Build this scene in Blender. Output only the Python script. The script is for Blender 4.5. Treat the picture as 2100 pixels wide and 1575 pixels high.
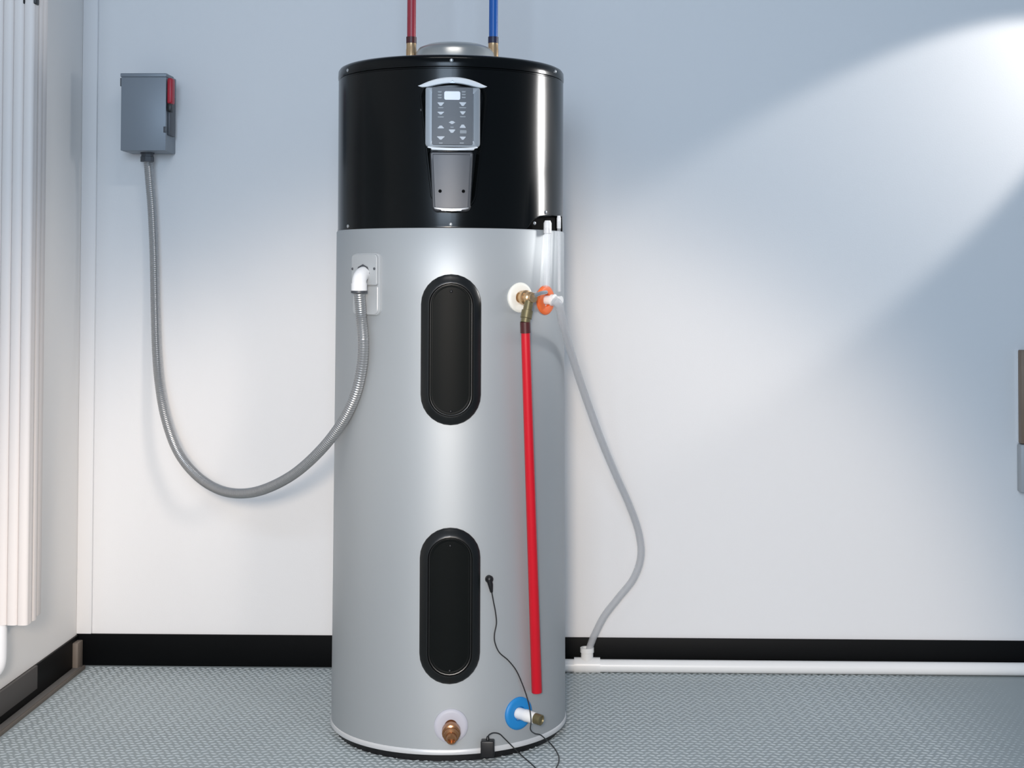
import bpy, bmesh, math, random
from mathutils import Vector, Matrix
random.seed(7)
for o in list(bpy.data.objects): bpy.data.objects.remove(o)
S = bpy.context.scene
COL = S.collection
R_ = math.radians

# ------------------------------------------------------------------ camera
F, PX, PY, CAM_H = 3000.0, 1104.0, 498.0, 1.025       # focal length / principal point in 2100x1575 px
cam_rot = Matrix.Rotation(R_(1.2), 3, 'Z') @ Matrix.Rotation(R_(91.5), 3, 'X') @ Matrix.Rotation(R_(0.15), 3, 'Z')
cd = bpy.data.cameras.new('camera')
cam = bpy.data.objects.new('camera', cd); COL.objects.link(cam)
cd.sensor_fit = 'HORIZONTAL'; cd.sensor_width = 36.0; cd.lens = 36.0 * F / 2100
cd.shift_x = (1050 - PX) / 2100; cd.shift_y = (PY - 787.5) / 2100
cam.matrix_world = Matrix.Translation((0, 0, CAM_H)) @ cam_rot.to_4x4()
S.camera = cam

# ------------------------------------------------------------------ world, lights, exposure
vs = S.view_settings
vs.view_transform = 'Standard'; vs.look = 'None'; vs.gamma = 1.0; vs.exposure = 0.0
vs.use_curve_mapping = False
W = bpy.data.worlds.new('world'); S.world = W; W.use_nodes = True
bg = W.node_tree.nodes['Background']
bg.inputs[0].default_value = (0.59, 0.76, 1.0, 1); bg.inputs[1].default_value = 0.29

def aim(o, target):
    o.rotation_euler = (Vector(target) - o.location).to_track_quat('-Z', 'Y').to_euler()

def spot(name, loc, target, power, deg, blend, radius, color):
    l = bpy.data.lights.new(name, 'SPOT'); l.energy = power; l.spot_size = R_(deg); l.spot_blend = blend
    l.shadow_soft_size = radius; l.color = color
    o = bpy.data.objects.new(name, l); COL.objects.link(o); o.location = loc; aim(o, target); return o

def area(name, loc, target, power, sx, sy, color):
    l = bpy.data.lights.new(name, 'AREA'); l.energy = power; l.shape = 'RECTANGLE'; l.size = sx; l.size_y = sy
    l.color = color
    o = bpy.data.objects.new(name, l); COL.objects.link(o); o.location = loc; aim(o, target); return o

spot('key_spot', (-0.12, -0.6, 1.30), (-0.22, 3.9, -0.22), 365, 39.5, 0.42, 0.18, (1.0, 0.83, 0.67))
spot('streak_spot', (1.85, 3.50, 2.02), (0.96, 3.9, 1.405), 56, 28, 0.40, 0.02, (1.0, 0.95, 0.90))
area('window_light', (1.42, 3.74, 1.55), (-0.1, 3.27, 1.38), 1.5, 0.20, 0.36, (1.0, 0.98, 0.96)).data.spread = R_(45)
area('front_fill_light', (-0.25, -1.8, 2.0), (-0.5, 3.4, 1.1), 104, 1.6, 1.6, (0.65, 0.81, 1.0))  # added bluish fill behind the camera, also gives the heater a centre highlight
area('ceiling_lamp_light', (-0.25, 2.35, 2.62), (-0.25, 2.40, 0), 6.0, 0.8, 0.14, (1.0, 0.97, 0.94))
spot('warm_fill_spot', (0.1, 2.1, 0.95), (-1.28, 3.45, 0.55), 38, 46, 0.9, 0.10, (1.0, 0.87, 0.76))  # unseen fill, added to warm and lift the left wall and fluted panel

# ------------------------------------------------------------------ helpers
WALL_Y, LEFT_X = 3.9, -1.308
AX = Vector((-0.275, 3.4, 0)); AXROT = R_(4.6)          # water heater axis and its facing

def ray(px, py): return cam_rot @ Vector(((px - PX) / F, -(py - PY) / F, -1))
def at_y(px, py, Y):
    d = ray(px, py); return Vector((0, 0, CAM_H)) + d * (Y / d.y)
def at_z(px, py, Z):
    d = ray(px, py); return Vector((0, 0, CAM_H)) + d * ((Z - CAM_H) / d.z)
def at_x(px, py, X):
    d = ray(px, py); return Vector((0, 0, CAM_H)) + d * (X / d.x)
def on_cyl(px, py, r):
    d = ray(px, py); o = Vector((0, 0, CAM_H)) - AX
    a = d.x * d.x + d.y * d.y; b = 2 * (o.x * d.x + o.y * d.y); c = o.x * o.x + o.y * o.y - r * r
    t = (-b - math.sqrt(max(0, b * b - 4 * a * c))) / (2 * a)
    return Vector((0, 0, CAM_H)) + d * t
HINV = (Matrix.Translation(AX) @ Matrix.Rotation(AXROT, 4, 'Z')).inverted()
def loc(p): return HINV @ Vector(p)                      # world -> heater space

def cyl_pt(phi, z, r): return Vector((r * math.sin(phi), -r * math.cos(phi), z))

class MB:
    def __init__(s): s.v = []; s.f = []
    def add(s, vs_, fs):
        b = len(s.v); s.v += [tuple(p) for p in vs_]; s.f += [tuple(b + i for i in f) for f in fs]; return s
    def rings(s, rings, closed=True, cap0=False, cap1=False):
        n = len(rings[0]); vs_ = [p for r in rings for p in r]; fs = []
        for i in range(len(rings) - 1):
            for j in range(n if closed else n - 1):
                k = (j + 1) % n
                fs.append((i * n + j, i * n + k, (i + 1) * n + k, (i + 1) * n + j))
        if cap0: fs.append(tuple(range(n - 1, -1, -1)))
        if cap1: fs.append(tuple((len(rings) - 1) * n + j for j in range(n)))
        return s.add(vs_, fs)
    def lathe(s, origin, axis, prof, n=32, cap0=True, cap1=True):
        """prof: (distance along axis, radius)"""
        a = Vector(axis).normalized(); t = Vector((0, 0, 1)) if abs(a.z) < .9 else Vector((1, 0, 0))
        u = a.cross(t).normalized(); w = a.cross(u).normalized(); o = Vector(origin)
        rs = [[o + a * d + (u * math.cos(2 * math.pi * j / n) + w * math.sin(2 * math.pi * j / n)) * r for j in range(n)] for d, r in prof]
        return s.rings(rs, True, cap0, cap1)
    def tube(s, pts, rad, n=12, cap=True):
        """rad: number or function of (index, arc length)"""
        pts = [Vector(p) for p in pts]; N = len(pts); rs = []; up = None; L = 0
        for i in range(N):
            t = (pts[min(i + 1, N - 1)] - pts[max(i - 1, 0)]).normalized()
            if up is None:
                up = t.orthogonal().normalized()
            up = (up - t * up.dot(t)).normalized(); w = t.cross(up)
            if i: L += (pts[i] - pts[i - 1]).length
            r = rad(i, L) if callable(rad) else rad
            rs.append([pts[i] + (up * math.cos(2 * math.pi * j / n) + w * math.sin(2 * math.pi * j / n)) * r for j in range(n)])
        return s.rings(rs, True, cap, cap)
    def box(s, x0, x1, y0, y1, z0, z1, bev=0.0, seg=2):
        bm = bmesh.new(); bmesh.ops.create_cube(bm, size=1)
        for v in bm.verts:
            v.co = Vector(((x0 + x1) / 2 + v.co.x * (x1 - x0), (y0 + y1) / 2 + v.co.y * (y1 - y0), (z0 + z1) / 2 + v.co.z * (z1 - z0)))
        if bev: bmesh.ops.bevel(bm, geom=bm.edges[:], offset=bev, segments=seg, affect='EDGES', profile=.5)
        bm.verts.index_update()
        s.add([v.co.copy() for v in bm.verts], [[v.index for v in f.verts] for f in bm.faces]); bm.free(); return s
    def build(s, name, mat, parent=None, angle=40, smooth=True):
        me = bpy.data.meshes.new(name); me.from_pydata(s.v, [], s.f); me.update()
        bm = bmesh.new(); bm.from_mesh(me); bmesh.ops.recalc_face_normals(bm, faces=bm.faces[:]); bm.to_mesh(me); bm.free()
        me.materials.append(mat)
        if smooth:
            me.shade_smooth(); me.set_sharp_from_angle(angle=R_(angle))
        o = bpy.data.objects.new(name, me); COL.objects.link(o)
        if parent: o.parent = parent
        return o

def spline(pts, n=10):
    pts = [Vector(p) for p in pts]; out = []
    for i in range(len(pts) - 1):
        p0 = pts[max(i - 1, 0)]; p1 = pts[i]; p2 = pts[i + 1]; p3 = pts[min(i + 2, len(pts) - 1)]
        for k in range(n):
            t = k / n
            out.append(.5 * ((2 * p1) + (p2 - p0) * t + (2 * p0 - 5 * p1 + 4 * p2 - p3) * t * t + (3 * p1 - p0 - 3 * p2 + p3) * t ** 3))
    out.append(pts[-1]); return out
def resample(pts, step):
    out = [pts[0]]; acc = 0
    for i in range(1, len(pts)):
        a, b = pts[i - 1], pts[i]; d = (b - a).length; pos = 0
        while acc + (d - pos) >= step:
            pos += step - acc; acc = 0; out.append(a.lerp(b, pos / d))
        acc += d - pos
    out.append(pts[-1]); return out

def outline(wt, wb, h, rt, rb, d, n=7):
    """right half outline top->bottom of a tapered rounded rectangle, inset by d"""
    wt -= d; wb -= d; h -= d; rt = max(rt - d, .0004); rb = max(rb - d, .0004); P = []
    for i in range(n + 1):
        a = math.pi / 2 * (1 - i / n); P.append((wt - rt + rt * math.cos(a), h - rt + rt * math.sin(a)))
    za, zb = h - rt, -h + rb
    for i in range(1, 8):
        t = i / 8; P.append((wt + (wb - wt) * t, za + (zb - za) * t))
    for i in range(n + 1):
        a = -math.pi / 2 * i / n; P.append((wb - rb + rb * math.cos(a), -h + rb + rb * math.sin(a)))
    return P

def patch(mb, phi, z, r, shape, steps, nu=8, arch=0.0):
    """wrap a tapered rounded rectangle on a cylinder; shape=(wt,wb,h,rt,rb); steps=(inset, height) from outside in; last one is filled.
       arch bends the shape up in the middle"""
    def pt(u, v, hgt, w):
        return cyl_pt(phi + u / r, z + v + arch * (1 - min(1, (u / w) ** 2)), r + hgt)
    w0 = max(shape[0], shape[1]); rs = []
    for d, hg in steps:
        H = outline(*shape, d)
        rs.append([pt(u, v, hg, w0) for u, v in H] + [pt(-u, v, hg, w0) for u, v in reversed(H)])
    mb.rings(rs, True)
    d, hg = steps[-1]; H = outline(*shape, d)
    grid = [[pt(-u + 2 * u * k / nu, v, hg, w0) for k in range(nu + 1)] for u, v in H]
    mb.rings(grid, closed=False)
    return mb

def empty(name, p, rz=0):
    o = bpy.data.objects.new(name, None); COL.objects.link(o); o.location = p; o.rotation_euler = (0, 0, rz)
    o.empty_display_size = .1; return o
def tag(o, label=None, cat=None, group=None, kind=None):
    if label: o['label'] = label
    if cat: o['category'] = cat
    if group: o['group'] = group
    if kind: o['kind'] = kind
    return o

# ------------------------------------------------------------------ materials
def mat(name, col, rough=.5, metal=0.0, var=.06, scale=30, bump=0.0, bscale=200, alpha=1.0, coat=0.0, spec=.5, emit=0.0, trans=0.0):
    m = bpy.data.materials.new(name); m.use_nodes = True; nt = m.node_tree; b = nt.nodes['Principled BSDF']
    tc = nt.nodes.new('ShaderNodeTexCoord'); nz = nt.nodes.new('ShaderNodeTexNoise')
    nz.inputs['Scale'].default_value = scale; nz.inputs['Detail'].default_value = 4
    nt.links.new(tc.outputs['Object'], nz.inputs['Vector'])
    mx = nt.nodes.new('ShaderNodeMix'); mx.data_type = 'RGBA'
    mx.inputs[6].default_value = (*[c * (1 - var) for c in col], 1); mx.inputs[7].default_value = (*[min(1, c * (1 + var)) for c in col], 1)
    nt.links.new(nz.outputs['Fac'], mx.inputs[0]); nt.links.new(mx.outputs[2], b.inputs['Base Color'])
    b.inputs['Roughness'].default_value = rough; b.inputs['Metallic'].default_value = metal
    b.inputs['Specular IOR Level'].default_value = spec
    b.inputs['Alpha'].default_value = alpha
    b.inputs['Transmission Weight'].default_value = trans
    if coat: b.inputs['Coat Weight'].default_value = coat; b.inputs['Coat Roughness'].default_value = .08
    if emit: b.inputs['Emission Color'].default_value = (*col, 1); b.inputs['Emission Strength'].default_value = emit
    if bump:
        n2 = nt.nodes.new('ShaderNodeTexNoise'); n2.inputs['Scale'].default_value = bscale; n2.inputs['Detail'].default_value = 3
        bp = nt.nodes.new('ShaderNodeBump'); bp.inputs['Strength'].default_value = bump; bp.inputs['Distance'].default_value = .002
        nt.links.new(tc.outputs['Object'], n2.inputs['Vector']); nt.links.new(n2.outputs['Fac'], bp.inputs['Height']); nt.links.new(bp.outputs['Normal'], b.inputs['Normal'])
    return m
M = dict(
    wall=mat('wall_paint', (.80, .80, .805), .75, var=.015, scale=1.5, bump=.08, bscale=260),
    wall_left=mat('left_wall_paint', (.84, .83, .815), .75, var=.02, scale=2, bump=.08, bscale=260),
    trimw=mat('white_trim_paint', (.84, .84, .85), .55, var=.02, scale=3),
    floor=mat('grey_rubber_floor', (.33, .375, .385), .6, var=.12, scale=2.5, bump=.3, bscale=120),
    tread=mat('rubber_tread', (.45, .50, .52), .4, var=.12, scale=4),
    strip=mat('taupe_floor_strip', (.20, .185, .17), .6, var=.15, scale=14),
    black_base=mat('black_vinyl_base', (.0025, .003, .0035), .5, var=.2, scale=8, spec=.1),
    grey_base=mat('dark_grey_vinyl_base', (.085, .076, .07), .55, var=.1, scale=8),
    taupe=mat('taupe_corner_cap', (.17, .14, .115), .6, var=.1, scale=20),
    jacket=mat('grey_painted_steel', (.42, .445, .46), .48, metal=.35, var=.02, scale=3, spec=.5),
    jacket_rim=mat('pale_steel_rim', (.72, .73, .74), .3, metal=.3, var=.03),
    cap=mat('black_gloss_plastic', (.0015, .002, .002), .19, var=.1, scale=10, spec=.24),
    capm=mat('black_satin_plastic', (.010, .011, .011), .38, var=.1, scale=20, spec=.5),
    hole=mat('black_hollow', (.003, .003, .003), .9, var=.1, spec=.1),
    cover=mat('element_cover_black', (.0045, .005, .005), .33, var=.1, scale=20, spec=.5),
    cover_in=mat('element_cover_inset', (.0045, .0058, .0058), .4, var=.1, scale=20, spec=.06),
    visor=mat('lit_silver_plastic', (.88, .885, .885), .4, metal=.0, var=.04),  # reflected light on the visor crescent is put into this white
    silver=mat('silver_plastic', (.42, .44, .46), .35, metal=.4, var=.04),
    keypad=mat('keypad_grey', (.145, .15, .16), .5, var=.06, scale=40),
    lowp=mat('lower_panel_grey', (.09, .092, .10), .42, metal=.2, var=.08, scale=30),
    icon=mat('pale_print', (.68, .69, .71), .5, var=.05),
    icond=mat('dim_print', (.36, .37, .38), .5, var=.05),
    lcd=mat('lit_display', (.86, .87, .9), .4, var=.03, emit=.12),
    screw=mat('screw_steel', (.55, .56, .57), .3, metal=.8, var=.05),
    duct=mat('galvanised_duct', (.50, .50, .48), .32, metal=.75, var=.08, scale=25),
    red=mat('red_pipe', (.36, .030, .045), .35, var=.05, scale=12),
    red2=mat('bright_red_pipe', (.60, .003, .016), .4, var=.04, scale=12),
    blue=mat('blue_pipe', (.006, .10, .40), .35, var=.05, scale=12),
    collar_r=mat('dark_red_collar', (.07, .012, .012), .4, var=.1),
    collar_b=mat('dark_blue_collar', (.012, .012, .045), .4, var=.1),
    brass=mat('brass', (.62, .42, .24), .28, metal=.85, var=.12, scale=60),
    copper=mat('copper_brass', (.50, .25, .12), .25, metal=.9, var=.15, scale=60),
    brass_d=mat('dull_brass', (.20, .17, .09), .4, metal=.6, var=.15, scale=60),
    pvc=mat('white_pvc', (.86, .86, .85), .35, var=.02, scale=10),
    plate=mat('pale_grey_plate', (.47, .49, .50), .4, metal=.15, var=.03),
    lilac=mat('pale_lilac_gasket', (.50, .50, .56), .5, var=.03),
    esc_w=mat('ivory_gasket', (.84, .83, .76), .5, var=.03),
    esc_o=mat('orange_gasket', (.85, .16, .035), .5, var=.05),
    esc_b=mat('blue_gasket', (.012, .22, .56), .5, var=.05),
    conduit=mat('flexible_conduit', (.42, .425, .43), .32, metal=.75, var=.06, scale=80),
    elbow=mat('white_elbow', (.88, .88, .88), .35, var=.02),
    box=mat('disconnect_box_grey', (.225, .255, .29), .45, metal=.15, var=.03, scale=12),
    boxd=mat('disconnect_box_dark', (.075, .08, .09), .45, metal=.2, var=.05),
    lever=mat('red_lever', (.42, .012, .03), .4, var=.06),
    black=mat('black_plastic', (.007, .007, .008), .4, var=.1),
    wire=mat('black_wire', (.02, .021, .022), .45, var=.1),
    hose=mat('clear_vinyl_hose', (.62, .63, .65), .18, var=.03, alpha=.42),
    hose2=mat('clear_vinyl_tube', (.80, .81, .83), .18, var=.03, alpha=.22),
    flute=mat('cream_white_panel', (.76, .715, .69), .5, var=.02, scale=6),
    wood=mat('brown_wood', (.22, .15, .10), .5, var=.2, scale=20),
    greybox=mat('grey_metal_box', (.44, .45, .46), .45, var=.03),
)

# ------------------------------------------------------------------ the setting
XR, YF, ZT = 3.2, -2.5, 2.75
fl = tag(MB().box(LEFT_X - .1, XR, YF, WALL_Y + .1, -.06, 0).build('floor', M['floor'], smooth=False), kind='structure')
tag(MB().box(LEFT_X - .1, XR, WALL_Y, WALL_Y + .1, 0, ZT).build('wall_back', M['wall'], smooth=False), kind='structure')
tag(MB().box(LEFT_X - .1, LEFT_X, YF, WALL_Y, 0, ZT).build('wall_left', M['wall_left'], smooth=False), kind='structure')
tag(MB().box(LEFT_X, XR, WALL_Y - .007, WALL_Y, 0, .0835, .0015).build('baseboard_back', M['black_base']), kind='structure')
bl = tag(MB().box(LEFT_X, LEFT_X + .006, YF, WALL_Y - .007, 0, .082, .0015).build('baseboard_left', M['black_base']), kind='structure')
MB().box(LEFT_X + .004, LEFT_X + .011, YF, 3.578, .026, .0825, .0012).build('cover_board', M['grey_base'], bl)
MB().box(LEFT_X + .004, LEFT_X + .020, 3.845, 3.885, .0, .070, .002).build('corner_cap', M['taupe'], bl)
tag(MB().box(LEFT_X, -1.268, WALL_Y - .010, WALL_Y, .084, ZT, .002).build('trim_1', M['trimw']), kind='structure')
st = tag(MB().box(LEFT_X + .006, -1.276, YF, 3.86, 0, .006, .0015).build('trim_2', M['strip']), kind='structure')
MB().box(-1.2775, -1.2725, YF, 3.86, 0, .010, .001).build('edge_bead', M['taupe'], st)

# raised tread of the rubber mat (thousands of tiny nubs: stuff)
mb = MB(); p = .0165; j = 0; y = 1.2
while y < WALL_Y - .02:
    i = 0; x = -1.262
    lim = 1.02 + (WALL_Y - y) * .02
    while x < lim + .06:
        fade = max(.12, min(1, (lim + .06 - x) / .3))
        a = R_(28 if (i + j) % 2 else -28) + random.uniform(-.12, .12); ca, sa = math.cos(a), math.sin(a)
        L, w, h = .0082 * fade ** .4, .0030 * fade ** .5, .0016 * fade; cx, cy = x + (p / 2 if j % 2 else 0), y
        def q(u, v, z): return (cx + u * ca - v * sa, cy + u * sa + v * ca, z)
        mb.add([q(-L, 0, 0), q(0, -w, 0), q(L, 0, 0), q(0, w, 0), q(-L * .45, 0, h), q(L * .45, 0, h)],
               [(0, 1, 4), (1, 5, 4), (1, 2, 5), (2, 3, 5), (3, 4, 5), (3, 0, 4)])
        i += 1; x += p
    j += 1; y += p
me = bpy.data.meshes.new('tread_pattern'); me.from_pydata(mb.v, [], mb.f); me.materials.append(M['tread'])
o = bpy.data.objects.new('tread_pattern', me); COL.objects.link(o); o.parent = fl; o['kind'] = 'stuff'

# ------------------------------------------------------------------ water heater
WH = empty('water_heater', AX, AXROT)
tag(WH, 'tall grey cylindrical water heater with glossy black top cover and keypad', 'water heater')
RJ, RC = .2665, .261
def rj(z): return .269 - (.269 - .2635) * (z / 1.14)
NZ = (0, 0, 1)
MB().lathe((0, 0, 0), NZ, [(.0, .250), (.0, .256), (.022, .2575)], 96).build('base_ring', M['black'], WH)
MB().lathe((0, 0, 0), NZ, [(.018, .255), (.018, .2705), (.020, .2712), (.027, .2705), (.029, .2688)], 96, True, False).build('bottom_rim', M['jacket_rim'], WH)
MB().lathe((0, 0, 0), NZ, [(.028, rj(.028))] + [(z, rj(z)) for z in (.2, .5, .8, 1.0)] + [(1.136, rj(1.136)), (1.139, .2615), (1.139, .24)], 128, True, True).build('jacket', M['jacket'], WH)
# black top cover with a notch cut out low on the right
def notch(phi):
    a = math.degrees(phi)
    if a < 41 or a > 77: return 1.139
    if a < 52: return 1.139 + .030 * math.sqrt(max(0, 1 - ((52 - a) / 11) ** 2))
    return 1.169 + .004 * min(1, (a - 52) / 10)
n = 192; cols = []
for k in range(n):
    ph = 2 * math.pi * k / n
    if ph > math.pi: ph -= 2 * math.pi
    zb = notch(ph)
    prof = [(zb, RC - .004), (zb, RC), (zb + .002, RC + .0006)] + [(zb + .004 + (1.483 - zb - .004) * t, RC) for t in (0, .3, .6, 1)] + \
           [(1.4845, RC - .0022), (1.4865, RC - .0022), (1.488, RC + .0006), (1.493, RC + .0012), (1.506, RC + .0004), (1.5115, RC - .003), (1.5145, RC - .009), (1.516, RC - .03), (1.517, .10)]
    cols.append([cyl_pt(ph, z, r) for z, r in prof])
mb = MB(); mb.rings(cols + [cols[0]], closed=False)
mb.build('top_cover', M['cap'], WH, angle=50)
MB().lathe((0, 0, 0), NZ, [(1.138, .235), (1.138, .247), (1.20, .247), (1.21, .235)], 64).build('inner_shell', M['hole'], WH)
# silver air duct collar on top
MB().lathe((.008, 0, 0), NZ, [(1.515, .122), (1.528, .122), (1.531, .120), (1.533, .094), (1.556, .091), (1.566, .084), (1.573, .068), (1.577, .04), (1.578, .0)], 64, True, False).build('air_duct_cap', M['duct'], WH)

def screw(ph, z, r, rad=.0042, m='screw', parent=None):
    d = cyl_pt(ph, 0, 1)
    return MB().lathe(cyl_pt(ph, z, r - .001), d, [(0, rad), (.0018, rad), (.0030, rad * .7), (.0034, rad * .25)], 12).build('screw', M[m], parent or WH)
for ph, z in ((0, 1.5005), (-62.5, 1.4965), (63.6, 1.5000), (-61.4, 1.1465), (0, 1.1465), (45, 1.1530), (-13.8, 1.394), (54, 1.179)):
    screw(R_(ph), z, RC + (.001 if z > 1.49 else .0002), .0040)

# control panel
ux = .0055 / RC
bz = MB(); patch(bz, ux, 1.314, RC, (.0735, .050, .142, .035, .045), [(0, -.002), (0, .004), (.002, .0085), (.0045, .0085), (.009, .003), (.011, .0015)])
bez = bz.build('control_bezel', M['cap'], WH)
rowsv = []
for k in range(33):
    u = -1 + k / 16; zt_ = 1.4635 - .0185 * u * u; th = .0125 * (1 - u ** 6) + .0012; ph_ = (.0025 + .071 * u) / RC
    rowsv.append([cyl_pt(ph_, zt_ - th * a, RC + hh_) for a, hh_ in ((0, -.002), (0, .0085), (.12, .0120), (.35, .0140), (.9, .0150), (1, .0140), (1, -.002))])
mb = MB(); mb.rings(rowsv, closed=False)
vis = mb.build('visor', M['visor'], bez)
mb = MB(); patch(mb, .002 / RC, 1.4525, RC, (.001, .006, .0035, .0008, .0008), [(0, .012), (.0004, .0148), (.001, .0150)], 2); mb.build('emblem', M['silver'], bez)
mb = MB(); patch(mb, .003 / RC, 1.3765, RC, (.0575, .0575, .0655, .006, .010), [(0, -.002), (0, .009), (.0015, .0125), (.004, .0135), (.0145, .0135), (.0155, .0115)])
fr = mb.build('control_panel', M['silver'], WH)
mb = MB(); patch(mb, .0022 / RC, 1.3788, RC, (.0418, .0418, .0620, .003, .004), [(0, .011), (0, .0138), (.0008, .0142)]); mb.build('keypad', M['keypad'], fr)
mb = MB(); patch(mb, .003 / RC, 1.3105, RC, (.052, .045, .0040, .0035, .0035), [(0, .006), (0, .0125), (.0015, .0155)], 12, arch=-.003); mb.build('lower_lip', M['visor'], fr)
def icon(px, py, wt, wb, h, name, m):
    p = loc(on_cyl(px, py, RC + .0142)); ph = math.atan2(p.x, -p.y)
    mb = MB(); r = min(wt, wb, h) * .4
    patch(mb, ph, p.z, RC, (wt, wb, h, r, r), [(0, .0138), (0, .0146), (.0003, .0148)], 3); return mb.build(name, M[m], fr)
icon(927.5, 196, .0163, .0163, .0092, 'display', 'lcd')
for x, y, wt, wb, h, m in ((904, 213.5, .0068, .0025, .0038, 'icon'), (949, 213.5, .0072, .0025, .0040, 'icon'), (904, 232, .0068, .0025, .0030, 'icon'), (949, 231.5, .0058, .0022, .0034, 'icon'),
                           (927, 250, .0030, .0066, .0018, 'icon'), (927, 252.5, .0066, .0022, .0020, 'icon'), (927, 269, .0066, .0030, .0036, 'icon'), (904, 260.5, .0030, .0066, .0030, 'icon'), (949, 259, .0030, .0062, .0036, 'icon'),
                           (950, 270.5, .0068, .0068, .0036, 'icond'), (904, 283, .0078, .0025, .0036, 'icon'), (949, 283.5, .0062, .0022, .0034, 'icon')):
    icon(x, y, wt, wb, h, 'button', m)
for x, y, w in ((904, 221, .0056), (949, 221, .0074), (904, 240, .0064), (949, 239.5, .0060), (927, 261, .0036), (904, 293.5, .0040), (947, 293.5, .0045)):
    icon(x, y, w, w * .9, .0013, 'button_caption', 'icond')
for x, y in ((902, 188.5), (902, 195), (902, 200.5), (951, 188.5), (951, 194), (951, 200)):
    icon(x, y, .0042, .0036, .0016, 'indicator', 'icond')
mb = MB(); patch(mb, .001 / RC, 1.2385, RC, (.0460, .0410, .0650, .006, .012), [(0, -.002), (0, .006), (.0035, .0115), (.0065, .0118), (.0078, .0108)])
lp = mb.build('lower_panel', M['lowp'], WH)
mb = MB(); patch(mb, .001 / RC, 1.1795, RC, (.036, .022, .0036, .002, .003), [(0, .006), (0, .0112), (.001, .0132)], 12, arch=-.002); mb.build('panel_lip', M['silver'], lp)
for dx in (-.0235, .0245):
    screw((.001 + dx) / RC, 1.2175, RC + .0112, .0036, 'hole', lp)

# heating element covers
def element_cover(z0, z1, lab):
    zc, h = (z0 + z1) / 2, (z1 - z0) / 2; w = .0645
    mb = MB(); patch(mb, .3 * math.pi / 180, zc, rj(zc), (w, w, h, w, w), [(0, -.003), (0, .0035), (.001, .0050), (.004, .0075), (.009, .0105), (.014, .0130), (.0175, .0143), (.0190, .0143), (.0200, .0125), (.0205, .0085), (.022, .0080)], 10)
    c = mb.build('element_cover', M['cover'], WH)
    mb = MB(); patch(mb, .3 * math.pi / 180, zc, rj(zc), (w - .0225, w - .0225, h - .0225, w - .0225, w - .0225), [(0, .006), (0, .0095), (.0010, .0105), (.003, .0106), (.005, .0100)], 8)
    mb.build('inset_panel', M['cover_in'], c)
    screw(R_(.3), z1 - .037, rj(zc) + .0100, .0032, 'black', c)
    screw(R_(.3), z0 + .030, rj(zc) + .0100, .0032, 'black', c)
    c['label'] = lab
element_cover(.7165, 1.0395, 'upper black oval element cover')
element_cover(.1675, .4985, 'lower black oval element cover')

# wiring plate on the left of the jacket
jp = R_(-43.6)
mb = MB(); patch(mb, jp, 1.0175, RJ - .001, (.0425, .0425, .0685, .014, .014), [(0, -.003), (0, .003), (.0012, .0048), (.003, .0052)], 8)
wp = mb.build('wiring_plate', M['plate'], WH)
mb = MB(); patch(mb, jp, 1.0490, RJ - .001, (.0385, .0385, .0340, .010, .004), [(0, .004), (0, .0105), (.0012, .0118)], 8); mb.build('upper_cover', M['plate'], wp)
mb = MB(); patch(mb, jp, .9820, RJ - .001, (.0385, .0385, .0310, .003, .011), [(0, .004), (0, .0070), (.0012, .0080)], 8); mb.build('lower_cover', M['plate'], wp)
screw(R_(-36.6), 1.051, RJ + .0105, .0030, 'boxd', wp)
screw(R_(-51.0), 1.051, RJ + .0105, .0030, 'boxd', wp)

# round gasket with fittings on the jacket
def gasket(ph, z, r0, m, name='gasket', hole=.45):
    d = cyl_pt(ph, 0, 1)
    return MB().lathe(cyl_pt(ph, z, rj(z) - .006), d, [(0, r0), (.008, r0), (.0105, r0 * .93), (.0115, r0 * .8), (.0105, r0 * hole), (.006, r0 * hole * .9)], 36).build(name, M[m], WH)
def fitting(ph, z, prof, m, name, tilt=0, side=0):
    d = (cyl_pt(ph, 0, 1) + Vector((0, 0, tilt)) + cyl_pt(ph + math.pi / 2, 0, side)).normalized()
    return MB().lathe(cyl_pt(ph, z, rj(z) - .004), d, prof, 18).build(name, M[m], WH)
# relief valve
tz, tp = .989, R_(35)
g = gasket(tp, tz, .033, 'esc_w'); g['label'] = 'ivory round gasket'
rv = fitting(tp, tz, [(0, .012), (.018, .012), (.019, .0165), (.027, .0165), (.028, .013), (.042, .013), (.044, .0105), (.052, .0105)], 'brass', 'relief_valve')
rv['label'] = 'brass relief valve'
vb = cyl_pt(tp, tz, RJ + .032)
MB().lathe(vb, loc(on_cyl(1077, 662, RJ + .036)) - vb, [(0, .010), (.028, .010), (.029, .0125), (.046, .0125), (.047, .0105), (.056, .0105)], 18).build('outlet', M['brass_d'], rv)
lv = MB(); lv.tube([cyl_pt(tp, tz + .004, RJ + .048), cyl_pt(tp + .05, tz + .010, RJ + .050), cyl_pt(tp + .13, tz + .012, RJ + .042)], .0042, 8); lv.build('test_lever', M['screw'], rv)
# orange gasket with white nipple
op, oz = R_(52.8), .983
gasket(op, oz, .033, 'esc_o')['label'] = 'orange round gasket'
fitting(op, oz, [(0, .010), (.020, .010), (.021, .013), (.030, .013), (.031, .0095), (.046, .0095), (.046, .006)], 'pvc', 'condensate_outlet')
# drain valve
g = gasket(R_(1.0), .079, .036, 'lilac', 'drain_gasket', .4)
fitting(R_(1.0), .080, [(0, .013), (.016, .013), (.017, .0185), (.019, .0195), (.032, .0195), (.034, .0165), (.042, .0165), (.044, .0115), (.056, .0105), (.056, .007), (.050, .006)], 'copper', 'drain_valve', tilt=-.30)
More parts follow.
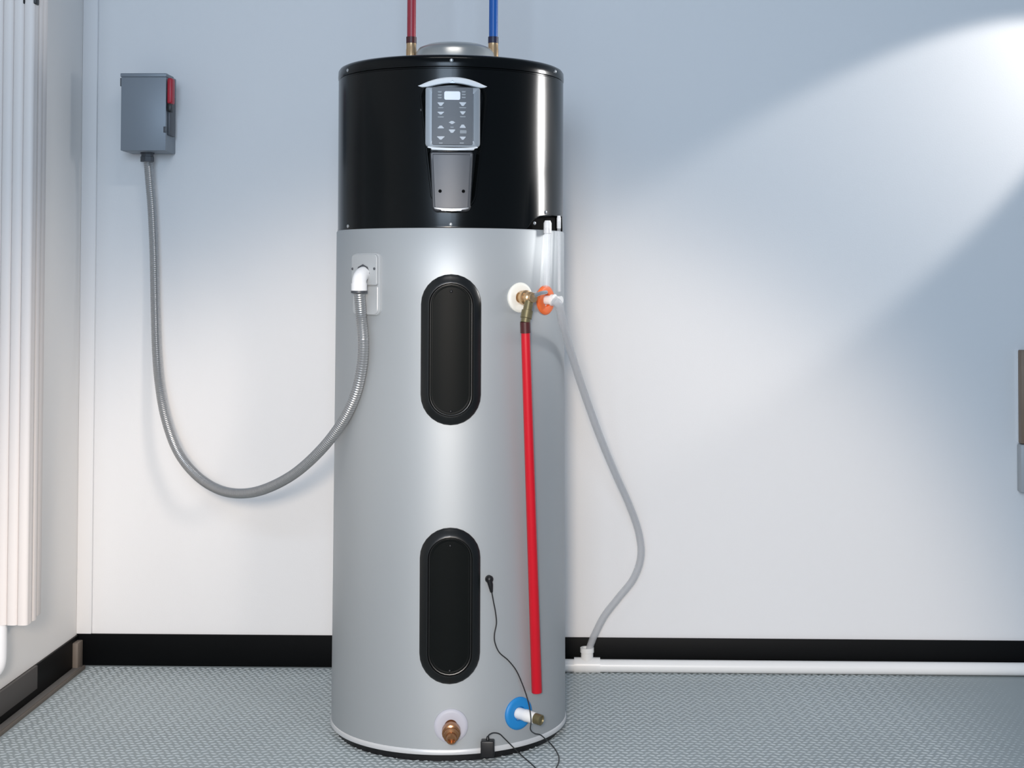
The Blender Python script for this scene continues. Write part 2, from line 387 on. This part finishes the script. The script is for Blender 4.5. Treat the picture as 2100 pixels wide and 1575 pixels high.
# cold inlet
gasket(R_(34.1), .090, .035, 'esc_b')['label'] = 'bright blue round gasket'
fitting(R_(34.1), .090, [(0, .0125), (.020, .0125), (.022, .0135), (.046, .0120), (.046, .010)], 'pvc', 'inlet_nipple', tilt=-.10, side=.35)
fitting(R_(34.1), .090, [(.044, .0115), (.062, .0115), (.063, .009), (.060, .007)], 'brass_d', 'inlet_cap', tilt=-.10, side=.35)

# ------------------------------------------------------------------ supply pipes on top
def supply(px, name, lab, m, cm, fm):
    b = at_y(px, 98, 3.42); b.z = 1.517
    e = empty(name, b)
    MB().lathe((0, 0, 0), NZ, [(0, .0165), (.022, .0165), (.023, .0125), (.052, .0125), (.054, .0118), (.070, .0118)], 20).build('fitting', M[fm], e)
    MB().lathe((0, 0, 0), NZ, [(.066, .0122), (.081, .0122)], 20).build('collar', M[cm], e)
    MB().lathe((0, 0, 0), (.002, 0, 1), [(.079, .0104), (1.20, .0104)], 24).build('pipe', M[m], e)
    return tag(e, lab, 'pipe')
supply(843.5, 'supply_pipe', 'dark red vertical pipe rising from the top of the water heater', 'red', 'collar_r', 'brass')
supply(1011.5, 'supply_pipe', 'blue vertical pipe rising from the top of the water heater', 'blue', 'collar_b', 'brass')

# ------------------------------------------------------------------ red discharge pipe
a = on_cyl(1077, 662, RJ + .036); b = on_cyl(1101, 1420, RJ + .016)
dp = empty('discharge_pipe', b); ax = (a - b)
MB().lathe((0, 0, 0), ax, [(0, .0108), (.001, .0115), (ax.length - .02, .0098), (ax.length - .005, .0098)], 24).build('pipe', M['red2'], dp)
MB().lathe((0, 0, 0), ax, [(ax.length - .022, .0112), (ax.length + .002, .0112)], 20).build('coupling', M['collar_r'], dp)
tag(dp, 'bright red straight pipe hanging down the right front of the water heater', 'pipe')

# ------------------------------------------------------------------ clear tubes out of the notch
def clear_tube(x0, y0, x1, y1, r, gap, name, lab):
    pa = on_cyl(x0, y0, RC + gap); pb = on_cyl(x1, y1, RJ + gap)
    e = empty(name, pb); q = [(pa - pb) * t for t in (0, .25, .5, .75, 1)]
    MB().tube(q, r, 14).build('tube', M['hose2'], e)
    MB().lathe(pa - pb, (0, 0, -1), [(-.004, r * .8), (.002, r * 1.12), (.024, r * 1.12), (.025, r)], 16).build('tube_collar', M['pvc'], e)
    return tag(e, lab, 'tube')
clear_tube(1123, 456, 1121, 588, .0080, .012, 'drain_tube', 'wider clear tube running from cover notch down to orange gasket')
clear_tube(1146, 446, 1147, 598, .0042, .010, 'drain_tube', 'thin clear tube at the right edge of the water heater')

# ------------------------------------------------------------------ clear condensate hose to the tee
hp = [(1136, 616, 3.18), (1147, 628, 3.19), (1155, 668, 3.24), (1172, 726, 3.34), (1200, 812, 3.48), (1232, 900, 3.60), (1262, 972, 3.70), (1290, 1035, 3.78), (1309, 1090, 3.83),
      (1314, 1140, 3.85), (1299, 1186, 3.86), (1268, 1226, 3.86), (1240, 1262, 3.86), (1222, 1296, 3.86), (1210, 1326, 3.86), (1206, 1348, 3.86)]
pts = spline([at_y(*q) for q in hp], 10); base = pts[-1]
hs = empty('condensate_hose', base)
MB().tube([q - base for q in pts], .0094, 14).build('hose', M['hose'], hs)
MB().tube([q - base for q in pts], .0068, 12).build('hose_bore', M['hose2'], hs)
tag(hs, 'clear grey flexible hose curving from the water heater down to floor pipe', 'hose')

# ------------------------------------------------------------------ white floor drain pipe with tee
tp_ = at_y(1204, 1361, 3.862)
fp = empty('floor_drain_pipe', (tp_.x, 3.862, 0)); zc = .0185
MB().lathe((-.19, 0, zc), (1, 0, 0), [(0, .0165), (XR - .05 - tp_.x + .19, .0165)], 24).build('pipe', M['pvc'], fp)
te = MB(); te.lathe((-.034, 0, zc + .0015), (1, 0, 0), [(0, .0178), (0, .0198), (.068, .0198), (.068, .0178)], 24)
te.build('tee_run', M['pvc'], fp)
MB().lathe((0, 0, zc), NZ, [(.012, .0160), (.034, .0160), (.035, .0180), (.047, .0180), (.047, .0125), (.040, .0125)], 24).build('tee_branch', M['pvc'], fp)
tag(fp, 'white plastic drain pipe with tee lying along the back baseboard', 'pipe')

# ------------------------------------------------------------------ disconnect box
b0 = at_y(247, 311, 3.80); b1 = at_y(341, 150, 3.80)
bx0, bx1, bz0, bz1 = b0.x, b1.x, b0.z, b1.z
db = empty('disconnect_box', ((bx0 + bx1) / 2, WALL_Y, bz0)); w2 = (bx1 - bx0) / 2; hh = bz1 - bz0
MB().box(-w2 + .002, w2 - .001, -.093, 0, .002, hh - .002, .002).build('body', M['box'], db)
cv = MB().box(-w2, w2, -.100, -.090, .003, hh - .010, .0015).build('cover', M['box'], db)
MB().box(-w2 - .002, w2 + .001, -.102, -.030, hh - .010, hh, .002).build('top_flange', M['box'], db)
MB().box(-w2 - .0035, -w2 + .001, -.098, -.080, hh - .034, hh - .012, .001).build('hinge', M['boxd'], db)
MB().box(w2 - .006, w2 + .0015, -.1015, -.096, .050, .066, .001).build('latch', M['boxd'], cv)
MB().box(w2 - .002, w2 + .006, -.082, -.030, .045, .150, .002).build('lever_plate', M['boxd'], db)
lvr = MB().box(w2 + .002, w2 + .016, -.100, -.070, hh - .080, hh - .012, .005, 3).build('lever', M['lever'], db)
MB().box(w2 + .002, w2 + .013, -.098, -.072, hh - .100, hh - .078, .003).build('lever_pivot', M['black'], db)
hc = at_y(302, 325, 3.852); hx = hc.x - (bx0 + bx1) / 2
MB().lathe((hx, -.048, .004), (0, 0, -1), [(0, .0190), (.006, .0190), (.007, .0165), (.012, .0165), (.013, .0185), (.026, .0185), (.027, .0140)], 8).build('conduit_hub', M['boxd'], db)
tag(db, 'grey metal electrical switch box with red lever on the back wall', 'switch box')

# ------------------------------------------------------------------ flexible conduit
eb = on_cyl(736.5, 598, RJ + .036)
ci = [(303, 322, 3.852), (307, 370, 3.855), (312, 430, 3.86), (316, 520, 3.86), (318, 620, 3.855), (321, 720, 3.84), (327, 790, 3.82), (340, 860, 3.78), (364, 925, 3.73), (400, 972, 3.67), (444, 1002, 3.60),
      (490, 1012, 3.53), (540, 1004, 3.46), (600, 974, 3.37), (655, 926, 3.29), (700, 869, 3.235), (728, 812, 3.20), (742, 752, 3.182), (745, 700, 3.178), (741, 650, 3.180)]
pts = spline([at_y(*q) for q in ci] + [eb], 14)
pts = resample(pts, .0018); base = pts[0]
cn = empty('flexible_conduit', base)
MB().tube([q - base for q in pts], lambda i, L: .0117 + .0006 * math.sin(2 * math.pi * i / 3.0), 14).build('conduit', M['conduit'], cn)
tag(cn, 'grey ribbed metal flexible conduit looping between switch box and water heater', 'conduit')
# white elbow where it enters the heater
ea = loc(on_cyl(752, 561, RJ)); eo = loc(eb); ph = math.atan2(ea.x, -ea.y)
ed = Vector((eo.x - base.x * 0, eo.y, 0))
el = MB(); mid = Vector((eo.x, eo.y, ea.z))
src = cyl_pt(ph, ea.z, RJ + .006)
arc = []
for k in range(11):
    t = k / 10 * math.pi / 2
    arc.append(src + (mid - src) * math.sin(t) + Vector((0, 0, -(ea.z - eo.z - .020))) * (1 - math.cos(t)))
arc.append(eo + Vector((0, 0, .002)))
el.tube(arc, .0158, 18); elb = el.build('elbow_connector', M['elbow'], WH)
MB().lathe(eo + Vector((0, 0, .018)), (0, 0, -1), [(0, .0172), (.016, .0172), (.017, .0155)], 20).build('elbow_nut', M['elbow'], elb)
MB().lathe(eo + Vector((0, 0, .002)), (0, 0, -1), [(0, .0178), (.005, .0178), (.006, .014)], 20).build('clamp_ring', M['boxd'], elb)
MB().lathe(cyl_pt(ph, ea.z, RJ + .008), cyl_pt(ph, 0, 1), [(0, .020), (.005, .020), (.006, .016)], 8).build('lock_nut', M['boxd'], elb)

# ------------------------------------------------------------------ sensor cable and black sensor
e = empty('sensor_cable', on_cyl(1004, 1190, RJ)); B = Vector(e.location)
d = (on_cyl(1004, 1190, RJ) - AX); d.z = 0; d.normalize()
mb = MB(); mb.lathe(on_cyl(1002, 1187, RJ) - B - d * .003, d, [(0, .0085), (.010, .0085), (.014, .006), (.016, .003)], 14); mb.build('plug', M['black'], e)
mb = MB(); mb.tube([on_cyl(1003, 1188, RJ + .008) - B, on_cyl(1006, 1200, RJ + .009) - B, on_cyl(1008, 1214, RJ + .006) - B], lambda i, L: (.0062, .0055, .003)[i], 10); mb.build('strain_relief', M['black'], e)
wp_ = [on_cyl(x, y, RJ + g) for x, y, g in ((1008, 1212, .006), (1012, 1234, .004), (1016, 1255, .004), (1018, 1278, .004), (1014, 1300, .004), (1015, 1318, .004), (1024, 1338, .004), (1042, 1354, .004), (1058, 1374, .004), (1070, 1400, .006),
       (1080, 1428, .012), (1086, 1452, .038), (1089, 1478, .050), (1088, 1496, .050), (1096, 1504, .028), (1108, 1507, .016))]
wp_ += [at_z(x, y, z) for x, y, z in ((1118, 1515, .026), (1128, 1524, .008), (1138, 1536, .0045), (1146, 1552, .0045), (1144, 1568, .0045), (1132, 1584, .0045), (1110, 1600, .0045))]
mb = MB(); mb.tube([q - B for q in spline(wp_, 8)], .0014, 6); mb.build('wire', M['wire'], e)
tag(e, 'thin black cable with small plug running down the water heater', 'cable')
f = on_cyl(1000, 1536, .283); f.z = .013; e = empty('leak_sensor', f); B = Vector(f)
MB().box(-.0145, .0145, -.011, .011, .0, .036, .003, 3).build('case', M['black'], e)
MB().lathe((0, .002, .034), NZ, [(0, .0045), (.005, .0035), (.009, .0022)], 10).build('cable_boot', M['black'], e)
wp_ = [B + Vector((0, .002, .040))] + [on_cyl(x, y, RJ + g) for x, y, g in ((1003, 1507, .020), (1012, 1503, .016), (1024, 1505, .014), (1034, 1514, .016), (1046, 1526, .020))] + [at_z(x, y, z) for x, y, z in ((1060, 1540, .009), (1074, 1553, .0045), (1090, 1567, .0045), (1104, 1582, .0045), (1112, 1600, .0045))]
mb = MB(); mb.tube([q - B for q in spline(wp_, 8)], .0014, 6); mb.build('wire', M['wire'], e)
tag(e, 'small black box with thin wire at the foot of the water heater', 'sensor')

# ------------------------------------------------------------------ fluted panel on the left wall
zb, zt = .250, 2.40
fx, fy = -1.213, 3.270
fpn = empty('fluted_panel', (LEFT_X, 3.33, zb))
O = Vector((LEFT_X, 3.33, zb)); Ht = zt - zb
MB().box(.0, .086, -.048, .010, 0.002, Ht, .003).build('back_panel', M['flute'], fpn)
MB().box(.0, .0935, .0105, .040, .004, Ht, .004, 2).build('side_rail', M['flute'], fpn)
nf = 4; wd = .095 / nf
prof = [(wd / 2 * math.cos(math.pi * k / 10), -wd * .28 * math.sin(math.pi * k / 10)) for k in range(11)]
for k in range(nf):
    cx = wd * (k + .5)
    bot = [(cx + u, -.048 + v, 0) for u, v in prof] + [(cx - wd / 2, -.036, 0), (cx + wd / 2, -.036, 0)]
    mb = MB(); mb.rings([bot, [(x, y, Ht) for x, y, z in bot]], True, True, True); mb.build('flute', M['flute'], fpn)
for k in range(2):
    y0 = -.046 + k * .029
    mb = MB(); pr = [(.084, y0), (.084, y0 + .027)] + [(.090 + .006 * math.sin(math.pi * (1 - i / 8)), y0 + .0135 + .0135 * math.cos(math.pi * i / 8)) for i in range(9)]
    mb.rings([[(x, y, .001) for x, y in pr], [(x, y, Ht) for x, y in pr]], True, True, True); mb.build('side_flute', M['flute'], fpn)
kz = at_y(70, 3, 3.29).z - zb
MB().box(.066, .0985, -.052, -.030, kz - .008, kz + .030, .003).build('latch', M['black'], fpn)
pp = [(.030, -.040, .004), (.030, -.040, -.06), (.028, -.040, -.09), (.018, -.040, -.108), (.002, -.040, -.112)]
MB().tube(spline(pp, 6), .0145, 16).build('support_pipe', M['trimw'], fpn)
tag(fpn, 'tall cream white fluted panel fixed to the left wall', 'panel')

# ------------------------------------------------------------------ box cut by the right edge
bb = at_y(2095, 910, 3.868)
wb = empty('wall_box', (bb.x, WALL_Y, .475))
MB().box(0, .26, -.032, 0, .127, .372, .003).build('wooden_panel', M['wood'], wb)
MB().box(-.003, .262, -.036, 0, .0, .125, .004).build('metal_base', M['greybox'], wb)
MB().box(-.0015, .004, -.006, 0, .127, .372, .001).build('edge_strip', M['trimw'], wb)
tag(wb, 'brown wood and grey metal box on the back wall at the right edge', 'wall box')
